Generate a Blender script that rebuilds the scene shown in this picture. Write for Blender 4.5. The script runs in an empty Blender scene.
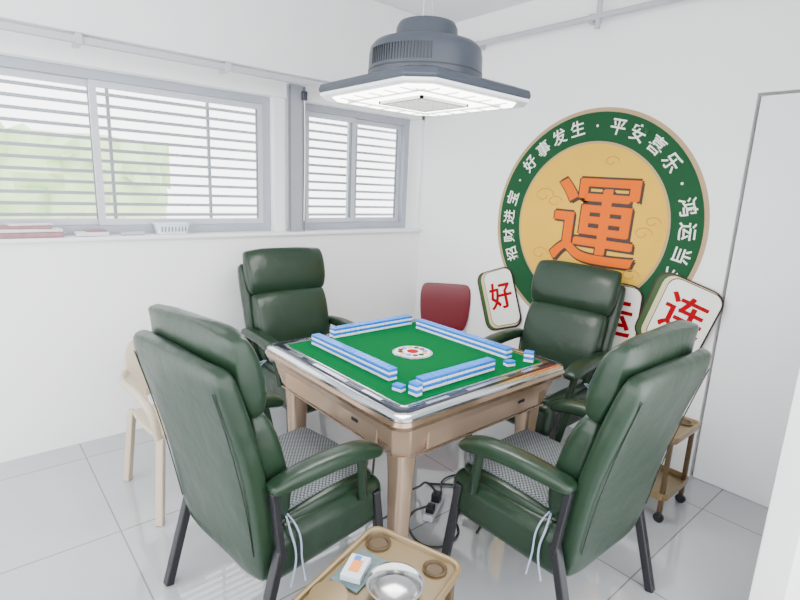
import bpy, bmesh, math, random
from mathutils import Vector, Matrix, Euler
random.seed(4)
S = bpy.context.scene
COL = S.collection

# ------------------------------------------------------------------ materials
def mat(name, col, rough=0.5, metal=0.0, bump=0.0, bscale=60, var=0.0, vscale=8, emis=0, coat=0, ecol=None, spec=None):
    m = bpy.data.materials.new(name); m.use_nodes = True
    nt = m.node_tree; b = nt.nodes['Principled BSDF']
    b.inputs['Base Color'].default_value = (*col, 1)
    b.inputs['Roughness'].default_value = rough
    b.inputs['Metallic'].default_value = metal
    if spec is not None: b.inputs['Specular IOR Level'].default_value = spec
    if coat: b.inputs['Coat Weight'].default_value = coat
    tc = nt.nodes.new('ShaderNodeTexCoord')
    if var:
        n = nt.nodes.new('ShaderNodeTexNoise'); n.inputs['Scale'].default_value = vscale; n.inputs['Detail'].default_value = 4
        r = nt.nodes.new('ShaderNodeMix'); r.data_type = 'RGBA'
        r.inputs[6].default_value = (*[c*(1-var) for c in col], 1)
        r.inputs[7].default_value = (*[min(1, c*(1+var)) for c in col], 1)
        nt.links.new(tc.outputs['Object'], n.inputs['Vector'])
        nt.links.new(n.outputs['Fac'], r.inputs[0]); nt.links.new(r.outputs[2], b.inputs['Base Color'])
    if bump:
        n = nt.nodes.new('ShaderNodeTexNoise'); n.inputs['Scale'].default_value = bscale; n.inputs['Detail'].default_value = 3
        bp = nt.nodes.new('ShaderNodeBump'); bp.inputs['Strength'].default_value = bump; bp.inputs['Distance'].default_value = 0.01
        nt.links.new(tc.outputs['Object'], n.inputs['Vector'])
        nt.links.new(n.outputs['Fac'], bp.inputs['Height']); nt.links.new(bp.outputs['Normal'], b.inputs['Normal'])
    if emis:
        b.inputs['Emission Color'].default_value = (*(ecol or col), 1)
        b.inputs['Emission Strength'].default_value = emis
    return m

M = {}
M['wall'] = mat('wall_paint', (.84,.84,.84), .6, bump=.05, bscale=90, var=.015, vscale=2)
M['ceil'] = mat('ceiling_paint', (.74,.74,.75), .8, var=.02)
M['white'] = mat('white_enamel', (.78,.79,.81), .35)
M['alu'] = mat('window_frame_grey', (.33,.35,.40), .35)
M['sash'] = mat('window_sash_grey', (.50,.52,.57), .35)
M['pipe'] = mat('grey_white_pipe', (.42,.43,.46), .4)
M['post'] = mat('grey_post', (.32,.33,.36), .4)
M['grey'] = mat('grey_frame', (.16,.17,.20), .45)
M['bar'] = mat('grille_metal', (.30,.32,.35), .5)
M['dark'] = mat('dark_gap', (.13,.12,.11), .7)
M['leather'] = mat('green_leather', (.0095,.0255,.0125), .32, bump=.65, bscale=7, var=.2, vscale=5, spec=.38)
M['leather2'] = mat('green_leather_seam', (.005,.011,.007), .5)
M['black'] = mat('black_metal', (.006,.006,.009), .4)
M['gold'] = mat('champagne_gold_metal', (.43,.305,.215), .26, .62, var=.03, coat=.3)
M['gold2'] = mat('bronze_trim', (.34,.225,.145), .2, .75, coat=.3)
M['silver'] = mat('brushed_silver', (.60,.62,.66), .18, .95)
M['rim'] = mat('gloss_black_rim', (.008,.010,.018), .13, spec=.45)
M['felt'] = mat('green_felt', (.0,.094,.025), .95, bump=.2, bscale=300, var=.05, vscale=40, spec=.04)
M['tw'] = mat('tile_white', (.70,.76,.82), .18)
M['tb'] = mat('tile_blue', (.002,.16,.66), .2, spec=.3)
M['lampg'] = mat('lamp_grey_blue', (.034,.042,.058), .4)
M['lampd'] = mat('lamp_dark', (.010,.012,.017), .5)
M['lit'] = mat('lamp_diffuser', (1,.99,.95), .5, emis=10, ecol=(1,.98,.93))
M['lip'] = mat('lamp_white_lip', (.8,.82,.84), .3)
M['grid'] = mat('lamp_louver', (.42,.42,.42), .4)
M['tray'] = mat('champagne_plastic', (.175,.120,.050), .33, .15, var=.08)
M['trayd'] = mat('champagne_dark', (.075,.045,.018), .4, .2)
M['steel'] = mat('steel', (.40,.40,.40), .18, 1)
M['beige'] = mat('beige_plastic', (.46,.39,.29), .4)
M['red'] = mat('maroon_plastic', (.13,.004,.012), .4)
M['cord'] = mat('cable_black', (.015,.015,.015), .5)
M['tie'] = mat('white_tie', (.30,.34,.46), .8)
M['m_green'] = mat('mural_green', (.006,.060,.020), .7, spec=.2)
M['m_yel'] = mat('mural_yellow', (.66,.385,.038), .7, var=.07, vscale=5, spec=.15)
M['m_tan'] = mat('mural_tan', (.38,.26,.13), .6)
M['m_org'] = mat('mural_orange', (.70,.115,.0), .7, spec=.1)
M['m_brn'] = mat('mural_brown', (.03,.01,.005), .6)
M['m_wht'] = mat('mural_white', (.78,.78,.71), .6)
M['m_red'] = mat('mural_red', (.31,.0,.005), .7, spec=.1)
M['m_dgr'] = mat('mural_tile_green', (.028,.07,.014), .6)
M['m_crm'] = mat('mural_cream', (.60,.53,.30), .6)
M['m_swirl'] = mat('mural_swirl', (.50,.25,.03), .6)
M['pink'] = mat('papers_pink', (.33,.17,.19), .8, var=.4, vscale=18)
M['paper'] = mat('papers_white', (.66,.66,.67), .7, var=.12, vscale=20)
M['hedge'] = mat('hazed_hedge_leaves', (.52,.70,.36), .9, var=.2, vscale=4)  # leaf colour paled to imitate the bright haze outside
M['yard'] = mat('glare_white_concrete', (.86,.87,.87), .9, var=.03)  # window glare painted into the ground as a near-white colour
M['card'] = mat('card_box', (.60,.66,.70), .4)
M['cardb'] = mat('card_tray_blue', (.08,.14,.15), .4, var=.5, vscale=60)
M['orange'] = mat('orange_print', (.8,.25,.03), .4)
M['blue'] = mat('blue_print', (.05,.15,.6), .4)

def tile_floor():
    m = bpy.data.materials.new('floor_tiles'); m.use_nodes = True; nt = m.node_tree; b = nt.nodes['Principled BSDF']
    tc = nt.nodes.new('ShaderNodeTexCoord'); mp = nt.nodes.new('ShaderNodeMapping')
    mp.inputs['Location'].default_value = (.28,.35,0)
    br = nt.nodes.new('ShaderNodeTexBrick'); br.offset = 0; br.squash = 1
    br.inputs['Scale'].default_value = 1; br.inputs['Brick Width'].default_value = .8; br.inputs['Row Height'].default_value = .8
    br.inputs['Mortar Size'].default_value = .0035; br.inputs['Mortar Smooth'].default_value = .1
    br.inputs['Color1'].default_value = (.41,.425,.44,1); br.inputs['Color2'].default_value = (.44,.45,.465,1)
    br.inputs['Mortar'].default_value = (.20,.20,.21,1)
    n = nt.nodes.new('ShaderNodeTexNoise'); n.inputs['Scale'].default_value = 3; n.inputs['Detail'].default_value = 6
    mx = nt.nodes.new('ShaderNodeMix'); mx.data_type = 'RGBA'; mx.blend_type = 'MULTIPLY'; mx.inputs[0].default_value = .15
    nt.links.new(tc.outputs['Object'], mp.inputs[0]); nt.links.new(mp.outputs[0], br.inputs['Vector'])
    nt.links.new(tc.outputs['Object'], n.inputs['Vector'])
    nt.links.new(br.outputs['Color'], mx.inputs[6]); nt.links.new(n.outputs['Fac'], mx.inputs[7])
    nt.links.new(mx.outputs[2], b.inputs['Base Color'])
    b.inputs['Roughness'].default_value = .05
    b.inputs['IOR'].default_value = 1.6
    b.inputs['Coat Weight'].default_value = .6; b.inputs['Coat Roughness'].default_value = .03
    return m
M['floor'] = tile_floor()

def weave():
    m = bpy.data.materials.new('seat_cover_weave'); m.use_nodes = True; nt = m.node_tree; b = nt.nodes['Principled BSDF']
    tc = nt.nodes.new('ShaderNodeTexCoord'); ck = nt.nodes.new('ShaderNodeTexChecker'); ck.inputs['Scale'].default_value = 120
    ck.inputs['Color1'].default_value = (.035,.045,.05,1); ck.inputs['Color2'].default_value = (.20,.21,.22,1)
    nt.links.new(tc.outputs['Object'], ck.inputs['Vector']); nt.links.new(ck.outputs['Color'], b.inputs['Base Color'])
    b.inputs['Roughness'].default_value = .8
    return m
M['weave'] = weave()

# ------------------------------------------------------------------ helpers
def empty(name, loc=(0,0,0), rz=0):
    e = bpy.data.objects.new(name, None); e.empty_display_size = .05
    e.location = loc; e.rotation_euler = (0,0,rz); COL.objects.link(e); return e

def finish(bm, name, mats, parent=None, loc=(0,0,0), rot=(0,0,0), smooth=True, bevel=0, seg=3, subsurf=0, autos=True):
    me = bpy.data.meshes.new(name)
    bmesh.ops.recalc_face_normals(bm, faces=bm.faces)
    bm.to_mesh(me); bm.free()
    o = bpy.data.objects.new(name, me); COL.objects.link(o)
    if not isinstance(mats, (list, tuple)): mats = [mats]
    for m in mats: me.materials.append(m)
    o.location = loc; o.rotation_euler = rot
    if parent: o.parent = parent
    if bevel:
        bv = o.modifiers.new('bevel', 'BEVEL'); bv.width = bevel; bv.segments = seg; bv.limit_method = 'ANGLE'; bv.angle_limit = math.radians(35)
    if subsurf:
        ss = o.modifiers.new('sub', 'SUBSURF'); ss.levels = subsurf; ss.render_levels = subsurf
    if smooth:
        for p in me.polygons: p.use_smooth = True
        if not subsurf:
            try:
                me.set_sharp_from_angle(angle=math.radians(38))
            except Exception: pass
            if bevel:
                wn = o.modifiers.new('wn', 'WEIGHTED_NORMAL'); wn.keep_sharp = False
                for e in me.edges: e.use_edge_sharp = False
    return o

def addbox(bm, loc, size, rot=None, mi=0):
    mtx = Matrix.Translation(loc)
    if rot is not None: mtx = mtx @ Euler(rot).to_matrix().to_4x4()
    mtx = mtx @ Matrix.Diagonal((*size, 1))
    r = bmesh.ops.create_cube(bm, size=1, matrix=mtx)
    for f in set(f for v in r['verts'] for f in v.link_faces): f.material_index = mi

def box(name, parent, loc, size, m, bevel=0, rot=(0,0,0), seg=3, subsurf=0):
    bm = bmesh.new(); bmesh.ops.create_cube(bm, size=1, matrix=Matrix.Diagonal((*size, 1)))
    return finish(bm, name, m, parent, loc, rot, smooth=bool(bevel or subsurf), bevel=bevel, seg=seg, subsurf=subsurf)

def boxes(name, parent, lst, mats, bevel=0, loc=(0,0,0), rot=(0,0,0), seg=2):
    bm = bmesh.new()
    for it in lst:
        addbox(bm, it[0], it[1], it[2] if len(it) > 2 else None, it[3] if len(it) > 3 else 0)
    return finish(bm, name, mats, parent, loc, rot, smooth=bool(bevel), bevel=bevel, seg=seg)

def rings(name, parent, rs, m, loc=(0,0,0), rot=(0,0,0), bevel=0, subsurf=0, caps=True, smooth=True):
    bm = bmesh.new(); vs = [[bm.verts.new(p) for p in r] for r in rs]; n = len(rs[0])
    for a, b in zip(vs, vs[1:]):
        for i in range(n):
            bm.faces.new((a[i], a[(i+1)%n], b[(i+1)%n], b[i]))
    if caps: bm.faces.new(vs[0][::-1]); bm.faces.new(vs[-1])
    return finish(bm, name, m, parent, loc, rot, bevel=bevel, subsurf=subsurf, smooth=smooth)

def lathe(name, parent, prof, m, loc=(0,0,0), n=40, caps=True, rot=(0,0,0)):
    rs = [[(r*math.cos(2*math.pi*i/n), r*math.sin(2*math.pi*i/n), z) for i in range(n)] for r, z in prof]
    return rings(name, parent, rs, m, loc, rot, caps=caps)

def cham(h, c, z, k=4):
    base = [(h,-h+c),(h,h-c),(h-c,h),(-h+c,h),(-h,h-c),(-h,-h+c),(-h+c,-h),(h-c,-h)]
    return [(x,y,z) for x,y in base]

def rsq(hx, hy, c, z, k=5):
    pts = []
    for sx, sy, a0 in ((1,1,0),(-1,1,90),(-1,-1,180),(1,-1,270)):
        for i in range(k+1):
            a = math.radians(a0 + 90*i/k)
            pts.append((sx*(hx-c)+c*math.cos(a), sy*(hy-c)+c*math.sin(a), z))
    return pts

def sell(n, a, b, e):
    out = []
    for i in range(n):
        t = 2*math.pi*i/n; c, s = math.cos(t), math.sin(t)
        out.append((a*math.copysign(abs(c)**(2/e), c), b*math.copysign(abs(s)**(2/e), s)))
    return out

def loftxz(name, parent, spine, m, e=4, n=28, subsurf=1, close=.35, endw=.86, wob=0):
    P = [Vector((s[0], 0, s[1])) for s in spine]; rs = []
    def ring(p, d, w, t):
        d = d.normalized(); nrm = Vector((d.z, 0, -d.x))
        out = []
        for a, b in sell(n, w, t, e):
            k = wob*(math.sin(a*23+p.z*31+b*40)+math.sin(a*11-p.z*47))*.5 if wob else 0
            out.append(tuple(p + Vector((0,1,0))*a + nrm*(b+k) + d*(k*.6)))
        return out
    d0 = P[1]-P[0]; d1 = P[-1]-P[-2]
    rs.append(ring(P[0]-d0.normalized()*spine[0][3]*.45, d0, spine[0][2]*endw, spine[0][3]*close))
    for i, s in enumerate(spine):
        d = P[min(i+1, len(P)-1)] - P[max(i-1, 0)]
        rs.append(ring(P[i], d, s[2], s[3]))
    rs.append(ring(P[-1]+d1.normalized()*spine[-1][3]*.45, d1, spine[-1][2]*endw, spine[-1][3]*close))
    return rings(name, parent, rs, m, subsurf=subsurf)

def tube(name, parent, pts, r, m, cyc=False, smooth=True, res=4):
    cu = bpy.data.curves.new(name, 'CURVE'); cu.dimensions = '3D'; cu.bevel_depth = r; cu.bevel_resolution = res; cu.use_fill_caps = True
    if smooth:
        sp = cu.splines.new('BEZIER'); sp.bezier_points.add(len(pts)-1)
        for b, p in zip(sp.bezier_points, pts): b.co = p; b.handle_left_type = b.handle_right_type = 'AUTO'
    else:
        sp = cu.splines.new('POLY'); sp.points.add(len(pts)-1)
        for b, p in zip(sp.points, pts): b.co = (*p, 1)
    sp.use_cyclic_u = cyc
    o = bpy.data.objects.new(name, cu); cu.materials.append(m); COL.objects.link(o)
    if parent: o.parent = parent
    return o

def bar(name, parent, a, b, w, m, d=None):
    a = Vector(a); b = Vector(b); v = b-a; bm = bmesh.new()
    q = v.to_track_quat('Z', 'X')
    bmesh.ops.create_cube(bm, size=1, matrix=Matrix.Translation((a+b)/2) @ q.to_matrix().to_4x4() @ Matrix.Diagonal((w, d or w, v.length, 1)))
    return finish(bm, name, m, parent, bevel=min(w, d or w)*.18)

# ------------------------------------------------------------------ room
XW, YW, H = 3.11, 3.36, 2.85
ZS, ZT = 1.24, 2.15
box('floor', None, (.7,1.1,-.05), (5.0,4.9,.1), M['floor'])
box('ceiling', None, (.86,1.3,H+.05), (4.7,4.6,.1), M['ceil'])
WL = -1.4
boxes('wall_window', None, [
    (((WL+XW+.15)/2, YW+.10, (ZS-.03)/2), (XW+.15-WL, .2, ZS-.03)),
    (((WL+XW+.15)/2, YW+.10, (ZT+H)/2), (XW+.15-WL, .2, H-ZT)),
    (((WL-.55)/2, YW+.10, (ZS+ZT)/2), (-.55-WL, .2, ZT-ZS+.06)),
    ((1.845, YW+.115, (ZS+ZT)/2), (.23, .17, ZT-ZS+.06)),
    ((XW+.06, YW+.10, (ZS+ZT)/2), (.18, .2, ZT-ZS+.06)),
], M['wall'])
box('window_sill', None, ((WL+XW)/2, YW+.045, ZS-.014), (XW-WL-.002, .17, .026), M['white'], bevel=.006)
box('wall_mural_side', None, (XW+.075, (.925+YW)/2, H/2), (.15, YW-.925, H), M['wall'])
box('wall_lintel', None, (XW+.075, (.25+.925)/2, (2.12+H)/2), (.15, .675, H-2.12), M['wall'])
d = empty('door_1', (XW, .64, 0))
box('door_leaf', d, (.035, -.005, 1.052), (.05, .55, 2.10), M['white'], bevel=.003)
box('door_gap', d, (.10, 0, 1.055), (.04, .56, 2.11), M['dark'])
box('wall_partition', None, (2.62, .30, H/2), (1.14, .10, H), M['wall'], bevel=.004)
box('ceiling_beam', None, ((WL+XW)/2, YW-.11, (2.26+H)/2), (XW-WL-.002, .215, H-2.262), M['ceil'], bevel=.006)
t = empty('curtain_track', (0, YW-.2, 2.225))
bar('track', t, (WL,-.03,0), (XW-.005,-.03,0), .035, M['pipe'])
bar('track_back', t, (WL,.05,.01), (XW-.005,.05,.01), .02, M['pipe'])
boxes('track_brackets', t, [((x,.0,.0),(.03,.12,.05)) for x in (-.2,.55,1.3,2.05,2.8)], M['pipe'], bevel=.003)
p = empty('ceiling_pipe', (0,0,0))
tube('pipe', p, [(XW-.08, 3.1, 2.63), (XW-.08, .37, 2.62)], .018, M['pipe'], smooth=False)
boxes('clips', p, [((XW-.04, y, 2.626), (.08,.025,.05)) for y in (2.75, 1.85, 1.1)], M['pipe'])
tube('drop_stub', p, [(XW-.08, 1.80, H-.002), (XW-.08, 1.80, 2.56)], .016, M['pipe'], smooth=False)
tr = empty('trim_1', (0,0,0))
box('post', tr, (1.875, YW-.012, (ZS+2.24)/2), (.13,.05,2.24-ZS), M['post'], bevel=.004)
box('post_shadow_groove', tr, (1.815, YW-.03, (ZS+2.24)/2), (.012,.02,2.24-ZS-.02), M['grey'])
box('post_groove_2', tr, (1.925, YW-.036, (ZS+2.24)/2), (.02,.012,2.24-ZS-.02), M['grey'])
bc = empty('blind_cord', (1.91, YW-.07, 0))
tube('cord', bc, [(0,0,2.2),(0.005,0,1.8),(0,0,1.32)], .004, M['white'])
box('cord_clutch', bc, (0,0,2.17), (.035,.03,.06), M['lampg'], bevel=.006)

def window(name, x0, x1, mull):
    e = empty(name, (0, YW+.13, 0)); z0, z1 = ZS, ZT; f = .05
    boxes('outer_frame', e, [
        (((x0+x1)/2, 0, z0+f/2), (x1-x0, .09, f)), (((x0+x1)/2, 0, z1-f/2), (x1-x0, .09, f)),
        ((x0+f/2, 0, (z0+z1)/2), (f, .088, z1-z0-2*f)), ((x1-f/2, 0, (z0+z1)/2), (f, .088, z1-z0-2*f))], M['alu'])
    xs = [x0+f] + mull + [x1-f]
    for i, (a, b) in enumerate(zip(xs, xs[1:])):
        y = .018 if i % 2 else -.018; g = .036
        a2 = a - (.02 if i else 0); b2 = b + (.02 if i < len(xs)-2 else 0)
        zz0, zz1 = z0+f+.001, z1-f-.001
        boxes('sash_%d' % (i+1), e, [(((a2+b2)/2, y, zz0+g/2), (b2-a2,.03,g)), (((a2+b2)/2, y, zz1-g/2), (b2-a2,.03,g)),
              ((a2+g/2, y, (zz0+zz1)/2), (g,.029,zz1-zz0-2*g)), ((b2-g/2, y, (zz0+zz1)/2), (g,.029,zz1-zz0-2*g))], [M['sash']])
        box('sash_seal_%d' % (i+1), e, (b2-g-.003, y-.002, (zz0+zz1)/2), (.006,.02,zz1-zz0-2*g), M['grey'])
    G = []
    z = z0+.03
    while z < z1:
        G.append((((x0+x1)/2, .24, z), (x1-x0+.2, .016, .020))); z += .066
    x = x0+.1
    while x < x1:
        G.append(((x, .262, (z0+z1)/2), (.018, .02, z1-z0+.1))); x += .62
    boxes('security_grille', e, G, M['bar'])
window('window_1', -.55, 1.727, [-.32, .66])
window('window_2', 1.962, 3.02, [2.45])
hb = empty('hedge', (0,0,0))
bm = bmesh.new(); bmesh.ops.create_grid(bm, x_segments=40, y_segments=14, size=1)
for v in bm.verts:
    x, y = v.co.x, v.co.y
    v.co = Vector((x*3.2-.9, 7.5+random.uniform(-.15,.15)+.3*math.sin(7*x), 1.1+y*1.1 + (random.uniform(-.12,.12)+.22*math.sin(6*x)-.7*max(0,x)**2 if y > .9 else 0)))
finish(bm, 'foliage', M['hedge'], hb)
box('outdoor_ground', None, (1, 16, -.1), (40, 24, .1), M['yard'])

# ------------------------------------------------------------------ mural
mu = bpy.data.objects.new('wall_mural', None); COL.objects.link(mu)
R3 = Matrix(((0,0,-1),(-1,0,0),(0,1,0)))
mu.matrix_world = Matrix.Translation((XW-.001, 1.765, 1.395)) @ R3.to_4x4()

def disc(name, parent, r, z, m, n=96, cx=0, cy=0, th=.002):
    rs = [[(cx+r*math.cos(2*math.pi*i/n), cy+r*math.sin(2*math.pi*i/n), zz) for i in range(n)] for zz in (z-th, z)]
    return rings(name, parent, rs, m, smooth=False)

def text(name, parent, s, x, y, z, size, m, rot=0, off=0.0, rx=0, ext=.0006, sx=1):
    cu = bpy.data.curves.new(name, 'FONT'); cu.body = s; cu.size = size; cu.align_x = 'CENTER'; cu.align_y = 'CENTER'
    cu.offset = off; cu.extrude = ext
    cu.materials.append(m); o = bpy.data.objects.new(name, cu); COL.objects.link(o); o.parent = parent
    o.location = (x, y, z); o.rotation_euler = (0, 0, rot); o.scale = (sx,1,1); return o

disc('outer_band', mu, .725, .002, M['m_tan'])
disc('green_ring', mu, .70, .004, M['m_green'])
disc('inner_band', mu, .525, .006, M['m_tan'])
disc('yellow_disc', mu, .51, .008, M['m_yel'])
RS = "招财进宝·好事发生·平安喜乐·鸿运当头"
n = len(RS)
for i, ch in enumerate(RS):
    a = math.radians(204 - i*(228/(n-1)))
    text('ring_char_%d' % (i+1), mu, ch, .612*math.cos(a), .612*math.sin(a), .0062, .105, M['m_wht'], rot=a-math.pi/2, off=.0012)
for k, (ox, oy) in enumerate(((.012,0),(-.012,0),(0,.012),(0,-.012),(.018,-.014))):
    text('character_outline_%d' % (k+1), mu, '運', .05+ox, -.02+oy, .0092+.0001*k, .61, M['m_brn'], rot=-.03, off=.008)
for k, (ox, oy) in enumerate(((0,0),(.006,.003),(-.006,-.003))):
    text('character_%d' % (k+1), mu, '運', .05+ox, -.02+oy, .0112+.0002*k, .61, M['m_org'], rot=-.03, off=.004)
def swirl(cx, cy, s, k):
    pts = [(cx+s*(1-t/9)*math.cos(t), cy+s*(1-t/9)*math.sin(t)*.7, .0085) for t in [j*.5 for j in range(14)]]
    tube('cloud_%d' % k, mu, pts, .003, M['m_swirl'], res=1)
for k, (cx, cy, s) in enumerate([(-.34,.18,.08),(-.25,.14,.06),(.37,-.02,.06),(.42,.05,.05),(-.33,-.22,.07),(.33,-.28,.06),(.12,.40,.05)]): swirl(cx, cy, s, k)

def sticker(name, y, z, w, h, rot, ch, side, dz=0):
    e = bpy.data.objects.new(name, None); COL.objects.link(e)
    e.matrix_world = Matrix.Translation((XW-.0135-dz, y, z)) @ R3.to_4x4() @ Matrix.Rotation(rot, 4, 'Z')
    def rr(nm, hx, hy, c, z0, z1, m, ox=0, oy=0):
        rs = [[(px+ox, py+oy, q) for px, py, _ in rsq(hx, hy, c, 0)] for q in (z0, z1)]
        rings(nm, e, rs, m, smooth=False)
    rr('outline', w/2+.011+.03, h/2+.022, .075, 0, .002, M['m_brn'], side*.035, -.008)
    rr('green_side', w/2+.03, h/2+.012, .07, .002, .004, M['m_dgr'], side*.035, -.008)
    rr('cream_side', w/2+.014, h/2+.010, .065, .004, .006, M['m_crm'], side*.018, -.004)
    rr('inner_line', w/2+.003, h/2+.003, .06, .006, .007, M['m_brn'])
    rr('face', w/2-.002, h/2-.002, .058, .007, .008, M['m_wht'])
    for k, (ox, oy) in enumerate(((0,0),(.003,.001),(-.003,-.001))):
        text('glyph_%d' % (k+1), e, ch, ox, oy, .0092+.0002*k, min(w,h)*.80, M['m_red'], off=.002)
sticker('mahjong_tile_sign', 2.38, .80, .27, .42, .36, '好', -1)
sticker('mahjong_tile_sign', 1.50, .83, .32, .44, -.02, '运', -1)
sticker('mahjong_tile_sign', 1.09, .925, .30, .40, -.28, '连', -1, dz=.011)

# ------------------------------------------------------------------ hanging lamp
TX, TY = 1.64, 1.775
LZ = 1.965
lp = empty('mahjong_table_lamp', (TX-.01, TY, LZ))
rings('shade_plate', lp, [cham(.345,.075,.006), cham(.362,.085,.006), cham(.368,.087,.018), cham(.362,.086,.040), cham(.30,.07,.062), cham(.24,.06,.072), cham(.18,.05,.074)], M['lampg'], bevel=.004)
rings('silver_lip', lp, [cham(.34,.083,-.008), cham(.358,.085,-.008), cham(.362,.086,-.004), cham(.362,.086,.006), cham(.34,.08,.007)], M['lip'], smooth=False)
rings('diffuser', lp, [cham(.315,.07,-.012), cham(.32,.07,0.003)], M['lit'], smooth=False)
G = []
for i in range(-4, 5):
    G.append(((i*.03, 0, -.018), (.004, .26, .012))); G.append(((0, i*.03, -.018), (.26, .004, .012)))
for s in (-1, 1):
    G.append(((s*.135, 0, -.017), (.012,.282,.014))); G.append(((0, s*.135, -.017), (.282,.012,.014)))
    G.append(((s*.225, 0, -.015), (.006,.5,.006))); G.append(((0, s*.225, -.015), (.5,.006,.006)))
    for q in (-.2,-.1,0,.1,.2):
        G.append(((s*.265, q, -.014), (.08,.003,.005))); G.append(((q, s*.265, -.014), (.003,.08,.005)))
boxes('louver', lp, G, M['grid'])
lathe('fan_housing', lp, [(.235,.06),(.247,.07),(.249,.09),(.246,.17),(.240,.20),(.225,.218),(.19,.226),(.145,.230),(.136,.234),(.132,.285),(.122,.305),(.09,.314),(.05,.316)], M['lampg'], n=64)
lathe('housing_groove', lp, [(.20,.098),(.250,.100),(.250,.105),(.20,.107)], M['lampd'], n=64)
V = []
for k in range(22):
    a = math.radians(165 + k*3.2)
    V.append(((.2455*math.cos(a), .2455*math.sin(a), .148), (.008,.006,.062), (0,0,a)))
boxes('vent_slots', lp, V, M['lampd'])
for k, (hx, hy) in enumerate(((.08,.06),(-.08,-.06))):
    tube('hanging_wire_%d' % (k+1), lp, [(hx,hy,.31),(hx,hy,H-LZ-.005)], .0025, M['pipe'], smooth=False)
lathe('ceiling_rose', lp, [(.11,H-LZ-.03),(.12,H-LZ-.02),(.12,H-LZ)], M['lip'], n=30)

# ------------------------------------------------------------------ mahjong table
TZ = .78
tb = empty('mahjong_table', (TX, TY, 0))
rings('skirt', tb, [cham(.42,.04,.555), cham(.455,.05,.56), cham(.482,.05,.60), cham(.502,.05,.68), cham(.512,.05,.735)], M['gold'], bevel=.006)
rings('edge_trim', tb, [rsq(.49,.49,.055,.722), rsq(.534,.534,.06,.730), rsq(.542,.542,.06,.75), rsq(.536,.536,.06,.764), rsq(.51,.51,.055,.770)], M['gold2'])
rings('silver_line', tb, [rsq(.50,.50,.055,.762), rsq(.534,.534,.06,.766), rsq(.534,.534,.06,.776), rsq(.524,.524,.055,.783), rsq(.508,.508,.05,.786), rsq(.49,.49,.045,.784)], M['silver'])
rings('rim', tb, [rsq(.49,.49,.04,.765), rsq(.507,.507,.04,.785), rsq(.500,.500,.04,.788), rsq(.458,.458,.03,.786), rsq(.44,.44,.02,.775)], M['rim'])
rings('inner_silver', tb, [rsq(.458,.458,.03,.780), rsq(.456,.456,.03,.7880), rsq(.446,.446,.02,.7882)], M['silver'])
rings('felt', tb, [rsq(.448,.448,.02,.770), rsq(.448,.448,.02,.7887)], M['felt'], smooth=False)
for k in range(4):
    a = k*math.pi/2
    boxes('side_panel_%d' % (k+1), tb, [((0,-.496,.655),(.72,.012,.095)), ((.22,-.503,.66),(.045,.004,.014),None,1), ((0,-.500,.598),(.80,.008,.005),None,2)], [M['gold'], M['rim'], M['gold2']], bevel=.003, rot=(0,0,a))
    boxes('rim_insert_%d' % (k+1), tb, [((0,-.480,.7875),(.26,.020,.003)), ((.30,-.480,.7875),(.12,.018,.003)), ((-.30,-.480,.7875),(.12,.018,.003))], M['silver'], rot=(0,0,a))
    lx, ly = .41*math.cos(a+math.pi/4)*math.sqrt(2), .41*math.sin(a+math.pi/4)*math.sqrt(2)
    rs = [[(lx+px, ly+py, z) for px, py, _ in rsq(h, h, .02, 0)] for h, z in ((.030,0),(.034,.02),(.042,.45),(.048,.58))]
    rings('leg_%d' % (k+1), tb, rs, M['gold'])
boxes('machine_body', tb, [((0,0,.55),(.66,.66,.1))], M['lampd'], bevel=.01)
lathe('dial', tb, [(.100,.787),(.100,.793),(.093,.796)], M['silver'], n=48)
lathe('dial_face', tb, [(.088,.795),(.088,.7975)], M['tw'], n=48)
lathe('dial_centre', tb, [(.028,.797),(.028,.800)], M['m_red'], n=32)
for k in range(12):
    a = k*math.pi/6
    lathe('dial_mark_%d' % (k+1), tb, [(.014,.797),(.014,.7995)], [M['m_red'],M['m_green'],M['orange'],M['blue']][k%4], loc=(.062*math.cos(a), .062*math.sin(a), 0), n=16)
tw, tl, th = .0345, .046, .026
T = []
def tile(x, y, z, rot):
    T.append(((x, y, z+.0060), (tw-.0012, tl, .0118), (0,0,rot), 0))
    T.append(((x, y, z+.0187), (tw-.0012, tl, .0140), (0,0,rot), 1))
def row(x0, y0, dx, dy, n, layers=2):
    rot = 0 if dx else math.pi/2
    for i in range(n):
        for l in range(layers):
            tile(x0+dx*tw*i, y0+dy*tw*i, TZ+.009+l*th, rot)
row(1.325, 2.15, 0, -1, 18)
row(1.47, 2.21, 1, 0, 16)
row(1.985, 2.09, 0, -1, 19)
row(1.36, 1.405, 1, 0, 13)
tile(1.275, 1.45, TZ+.009, .2)
tile(1.90, 1.385, TZ+.009, 1.3); tile(2.03, 1.37, TZ+.009, .5); tile(2.03, 1.37, TZ+.009+th, .5)
tile(1.30, 1.38, TZ+.009, .1); tile(1.30, 1.38, TZ+.009+th, .1)
boxes('mahjong_tile_set', None, T, [M['tw'], M['tb']], bevel=.002)

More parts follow.
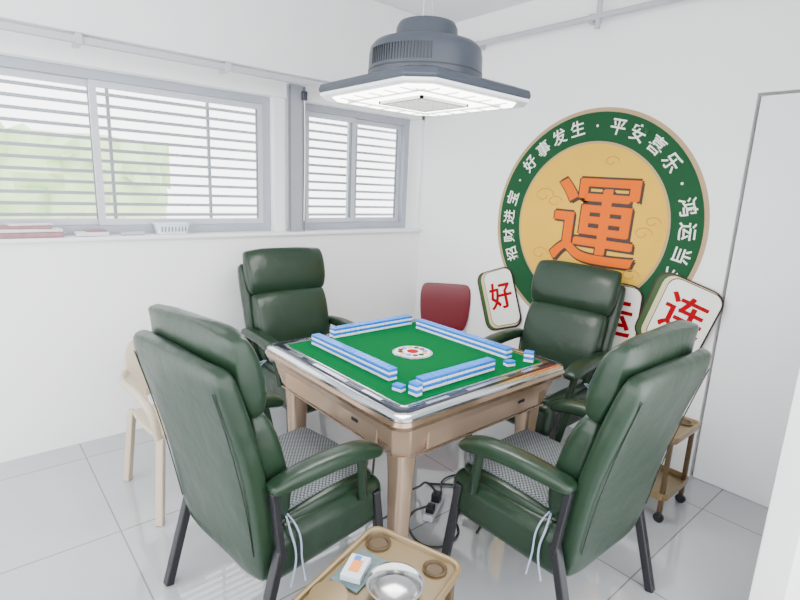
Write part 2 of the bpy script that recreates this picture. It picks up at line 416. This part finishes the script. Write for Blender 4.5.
# ------------------------------------------------------------------ armchairs
def armchair(x, y, ang):
    e = empty('leather_armchair', (x, y, 0), ang)
    L = M['leather']
    box('seat', e, (-.01,0,.36), (.56,.56,.20), L, bevel=.06, seg=6)
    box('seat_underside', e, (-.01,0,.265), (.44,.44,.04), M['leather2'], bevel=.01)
    loftxz('seat_cushion', e, [(-.22,.45,.235,.025),(-.1,.462,.250,.035),(.1,.465,.250,.038),(.23,.455,.245,.032)], L, e=5)
    rings('seat_cover', e, [rsq(.215,.215,.04,.480), rsq(.22,.22,.04,.502), rsq(.20,.20,.04,.508)], M['weave'], loc=(.025,0,0))
    for s in (-1, 1):
        tube('cover_tie_%d' % (s+2), e, [(-.18,s*.21,.49),(-.2,s*.275,.45),(-.19,s*.292,.36),(-.21,s*.290,.25)], .004, M['tie'], res=2)
        tube('cover_tie_b_%d' % (s+2), e, [(-.18,s*.21,.49),(-.17,s*.277,.44),(-.165,s*.293,.33),(-.15,s*.292,.24)], .0035, M['tie'], res=2)
    shell = [(-.275,.29,.255,.03),(-.28,.40,.272,.04),(-.298,.54,.284,.045),(-.33,.70,.290,.044),(-.37,.86,.294,.042),(-.41,1.0,.294,.040),(-.425,1.055,.290,.032)]
    loftxz('back_shell', e, shell, L, e=5.5, endw=.95, wob=.006)
    loftxz('lumbar_cushion', e, [(-.205,.47,.235,.045),(-.21,.55,.255,.062),(-.24,.68,.262,.062),(-.272,.80,.264,.058),(-.30,.885,.26,.04)], L, e=5, endw=.95, wob=.007)
    loftxz('headrest_cushion', e, [(-.305,.895,.268,.04),(-.315,.95,.280,.056),(-.335,1.03,.284,.058),(-.355,1.10,.284,.048),(-.37,1.150,.278,.034)], L, e=5.5, endw=.95, wob=.010)
    for s in (-1, 1):
        tube('back_piping_%d' % (s+2), e, [(c[0]-c[3]*.98, s*c[2]*.88, c[1]) for c in shell[1:-1]], .0022, M['leather2'], res=2)
        o = loftxz('arm_pad_%d' % (s+2), e, [(-.29,.66,.036,.026),(-.14,.668,.042,.032),(.02,.66,.046,.032),(.11,.645,.048,.032),(.165,.622,.040,.026)], L, e=3, n=20, wob=.001)
        o.location = (0, s*.305, 0)
        bar('front_leg_%d' % (s+2), e, (.255, s*.285, 0), (.205, s*.275, .42), .034, M['black'])
        bar('arm_post_%d' % (s+2), e, (.13, s*.285, .42), (.09, s*.305, .645), .03, L)
        bar('rear_leg_%d' % (s+2), e, (-.37, s*.295, 0), (-.25, s*.29, .42), .034, M['black'])
        bar('rear_upright_%d' % (s+2), e, (-.25, s*.298, .38), (-.285, s*.303, .645), .024, M['black'])
    return e
armchair(.895, 1.65, math.radians(8))
armchair(1.62, 2.69, math.radians(-90))
armchair(2.58, 1.68, math.radians(182))
armchair(1.72, 1.035, math.radians(90))

# ------------------------------------------------------------------ plastic chairs
def plastic_armchair(name, x, y, ang, m):
    e = empty(name, (x, y, 0), ang)
    loftxz('seat', e, [(-.2,.40,.2,.012),(0,.395,.215,.012),(.2,.41,.215,.014)], m, e=6)
    for s in (-1, 1):
        bar('front_leg_%d' % (s+2), e, (.24,s*.24,0), (.2,s*.2,.41), .035, m)
        bar('rear_leg_%d' % (s+2), e, (-.25,s*.22,0), (-.2,s*.19,.41), .035, m)
        tube('arm_%d' % (s+2), e, [(-.235,s*.2,.60),(-.1,s*.25,.61),(.15,s*.255,.60),(.21,s*.24,.55),(.2,s*.21,.41)], .018, m)
    loftxz('back', e, [(-.205,.47,.17,.008),(-.22,.55,.195,.009),(-.245,.65,.20,.009),(-.265,.73,.185,.009),(-.27,.755,.15,.008)], m, e=4)
    bar('back_post_1', e, (-.19,.12,.40), (-.21,.12,.50), .03, m, .012); bar('back_post_2', e, (-.19,-.12,.40), (-.21,-.12,.50), .03, m, .012)
    return e
plastic_armchair('plastic_armchair', .79, 2.55, math.radians(-85), M['beige'])

def red_chair(x, y, ang):
    e = empty('plastic_chair', (x, y, 0), ang); m = M['red']
    loftxz('seat', e, [(-.19,.455,.17,.012),(-.1,.44,.19,.014),(.05,.44,.2,.014),(.2,.445,.19,.018)], m, e=5)
    loftxz('back', e, [(-.21,.46,.17,.010),(-.215,.54,.195,.012),(-.222,.64,.205,.014),(-.228,.74,.208,.014),(-.235,.805,.200,.012),(-.237,.835,.175,.010)], m, e=4)
    for s in (-1, 1):
        tube('front_leg_%d' % (s+2), e, [(.18,s*.17,.0),(.15,s*.15,.435)], .012, M['silver'], smooth=False)
        tube('rear_leg_%d' % (s+2), e, [(-.18,s*.15,.0),(-.16,s*.14,.445)], .012, M['silver'], smooth=False)
    return e
red_chair(2.80, 2.70, math.radians(222))

# ------------------------------------------------------------------ tea trolleys
def trolley(x, y, ang, zt, hx=.25, hy=.165):
    e = empty('tea_trolley', (x, y, 0), ang)
    rings('top_tray', e, [rsq(hx-.03,hy-.03,.03,zt-.045), rsq(hx-.01,hy-.01,.035,zt-.04), rsq(hx,hy,.04,zt-.02), rsq(hx,hy,.04,zt-.002), rsq(hx-.006,hy-.006,.036,zt), rsq(hx-.014,hy-.014,.03,zt-.003), rsq(hx-.018,hy-.018,.028,zt-.012), rsq(hx-.05,hy-.05,.02,zt-.012)], M['tray'])
    rings('lower_tray', e, [rsq(hx-.03,hy-.03,.03,.12), rsq(hx-.012,hy-.012,.04,.125), rsq(hx-.010,hy-.010,.04,.16), rsq(hx-.018,hy-.018,.036,.16), rsq(hx-.022,hy-.022,.03,.135)], M['tray'])
    for i, (sx, sy) in enumerate(((1,1),(1,-1),(-1,1),(-1,-1))):
        px, py = sx*(hx-.035), sy*(hy-.03)
        bar('post_%d' % (i+1), e, (px,py,.05), (px,py,zt-.03), .022, M['trayd'])
        lathe('caster_%d' % (i+1), e, [(.008,-.009),(.024,-.009),(.025,0),(.024,.009),(.008,.009)], M['black'], loc=(px,py,.025), n=20, rot=(math.pi/2,0,0))
        box('caster_fork_%d' % (i+1), e, (px,py,.045), (.018,.026,.03), M['black'], bevel=.003)
    b = zt-.012
    def ring(nm, cx, cy, r):
        lathe(nm, e, [(r,0),(r+.006,.006),(r+.002,.009),(r-.004,.006),(r-.006,.001),(r*.5,.001)], M['trayd'], loc=(cx,cy,b), n=40)
    ring('cup_recess_1', hx-.065, hy-.06, .034); ring('cup_recess_2', -hx+.07, -hy+.07, .036); ring('cup_recess_3', hx-.065, -hy+.07, .030)
    return e, b
tr1, b = trolley(.755, .930, math.radians(18), .50)
lathe('steel_bowl', tr1, [(.05,.001),(.066,.012),(.073,.038),(.079,.040),(.080,.043),(.074,.044),(.069,.038),(.062,.014),(.046,.006),(.01,.005)], M['steel'], loc=(.035,-.050,b), n=48)
lathe('ashtray', tr1, [(.035,.001),(.048,.006),(.05,.022),(.046,.024),(.040,.012),(.02,.010)], M['trayd'], loc=(-.085,.085,b), n=40)
lathe('ashtray_rim', tr1, [(.0445,.0225),(.051,.022),(.0515,.025),(.0445,.0255)], M['tray'], loc=(-.085,.085,b), n=40)
boxes('card_holder', tr1, [((.055,.085,.004+b),(.15,.095,.006))], M['cardb'], bevel=.002)
boxes('card_pack', tr1, [((.042,.087,.017+b),(.09,.06,.018),(0,0,.25),0), ((.042,.087,.0265+b),(.05,.03,.001),(0,0,.25),1), ((.07,.10,.0267+b),(.02,.02,.001),(0,0,.25),2)], [M['card'], M['orange'], M['blue']])
trolley(2.65, 1.065, math.radians(90), .47)

# ------------------------------------------------------------------ power strip + cables below table
ps = empty('power_strip', (1.68,1.60,0), .5)
box('body', ps, (0,0,.02), (.22,.05,.035), M['pipe'], bevel=.006)
boxes('plugs', ps, [((-.07,0,.05),(.045,.04,.04)), ((.03,0,.055),(.05,.045,.05))], M['black'], bevel=.006)
tube('cable_1', ps, [(-.07,0,.07),(-.12,.08,.03),(-.22,.05,.008),(-.28,-.08,.008),(-.16,-.16,.008),(0,-.12,.008),(.12,-.2,.008),(.24,-.1,.008),(.2,.1,.008)], .006, M['cord'])
tube('cable_2', ps, [(.03,0,.08),(.06,.06,.1),(.1,.12,.04),(.02,.2,.008),(-.12,.18,.008),(-.2,.25,.008),(-.1,.3,.2),(-.05,.28,.50)], .006, M['cord'])
tube('cable_3', ps, [(.11,0,.02),(.3,.02,.008),(.38,-.1,.008),(.3,-.22,.008),(.1,-.26,.008),(-.1,-.24,.008)], .005, M['cord'])

# ------------------------------------------------------------------ things on the sill
bk = empty('plastic_basket', (1.02, YW+.02, ZS))
rings('basket_body', bk, [rsq(.085,.04,.015,0), rsq(.10,.05,.018,.06), rsq(.104,.054,.02,.062), rsq(.104,.054,.02,.068), rsq(.096,.046,.018,.068), rsq(.08,.036,.015,.006)], M['tw'])
boxes('basket_slots', bk, [((-.07+i*.02,-.0455,.032),(.006,.006,.03)) for i in range(8)], M['grey'])
fc = empty('stacked_papers', (.27, YW+.01, ZS))
boxes('layers', fc, [((0,0,.014),(.34,.11,.026),None,0), ((.01,.0,.037),(.31,.10,.018),(0,0,.05),1), ((-.02,0,.054),(.28,.09,.015),(0,0,-.06),0), ((.03,0,.066),(.20,.08,.008),(0,0,.1),1)], [M['pink'], M['paper']], bevel=.004)
boxes('paper_box', None, [((.58, YW+.01, ZS+.012),(.16,.09,.022),None,0), ((.60, YW+.01, ZS+.028),(.10,.06,.010),(0,0,.2),1)], [M['paper'], M['pink']], bevel=.003)
box('remote_control', None, (.79, YW+.0, ZS+.010), (.13,.04,.018), M['pipe'], bevel=.004)

# ------------------------------------------------------------------ light
w = bpy.data.worlds.new('World'); S.world = w; w.use_nodes = True
bg = w.node_tree.nodes['Background']; bg.inputs[0].default_value = (.965,.98,1,1); bg.inputs[1].default_value = 6.3
def area(name, loc, size, power, rot, col=(1,1,1)):
    l = bpy.data.lights.new(name, 'AREA'); l.size = size; l.energy = power; l.color = col
    o = bpy.data.objects.new(name, l); o.location = loc; o.rotation_euler = rot; COL.objects.link(o); return o
area('lamp_light', (TX, TY, 1.94), .6, 14, (0,0,0), (1,.97,.92))

# ------------------------------------------------------------------ camera
yaw, pitch, roll = math.radians(49.0), math.radians(12.3), math.radians(2.5)
F = Vector((math.cos(yaw), math.sin(yaw), 0)); R = Vector((math.sin(yaw), -math.cos(yaw), 0)); Z = Vector((0,0,1))
fw = F*math.cos(pitch) - Z*math.sin(pitch); up0 = F*math.sin(pitch) + Z*math.cos(pitch)
cr = R*math.cos(roll) + up0*math.sin(roll); cu = -R*math.sin(roll) + up0*math.cos(roll)
cam = bpy.data.cameras.new('camera'); cam.sensor_width = 36; cam.lens = 513/800*36; cam.clip_start = .02
co = bpy.data.objects.new('camera', cam); COL.objects.link(co)
m3 = Matrix((cr, cu, -fw)).transposed()
co.matrix_world = Matrix.Translation((0,0,1.58)) @ m3.to_4x4()
S.camera = co
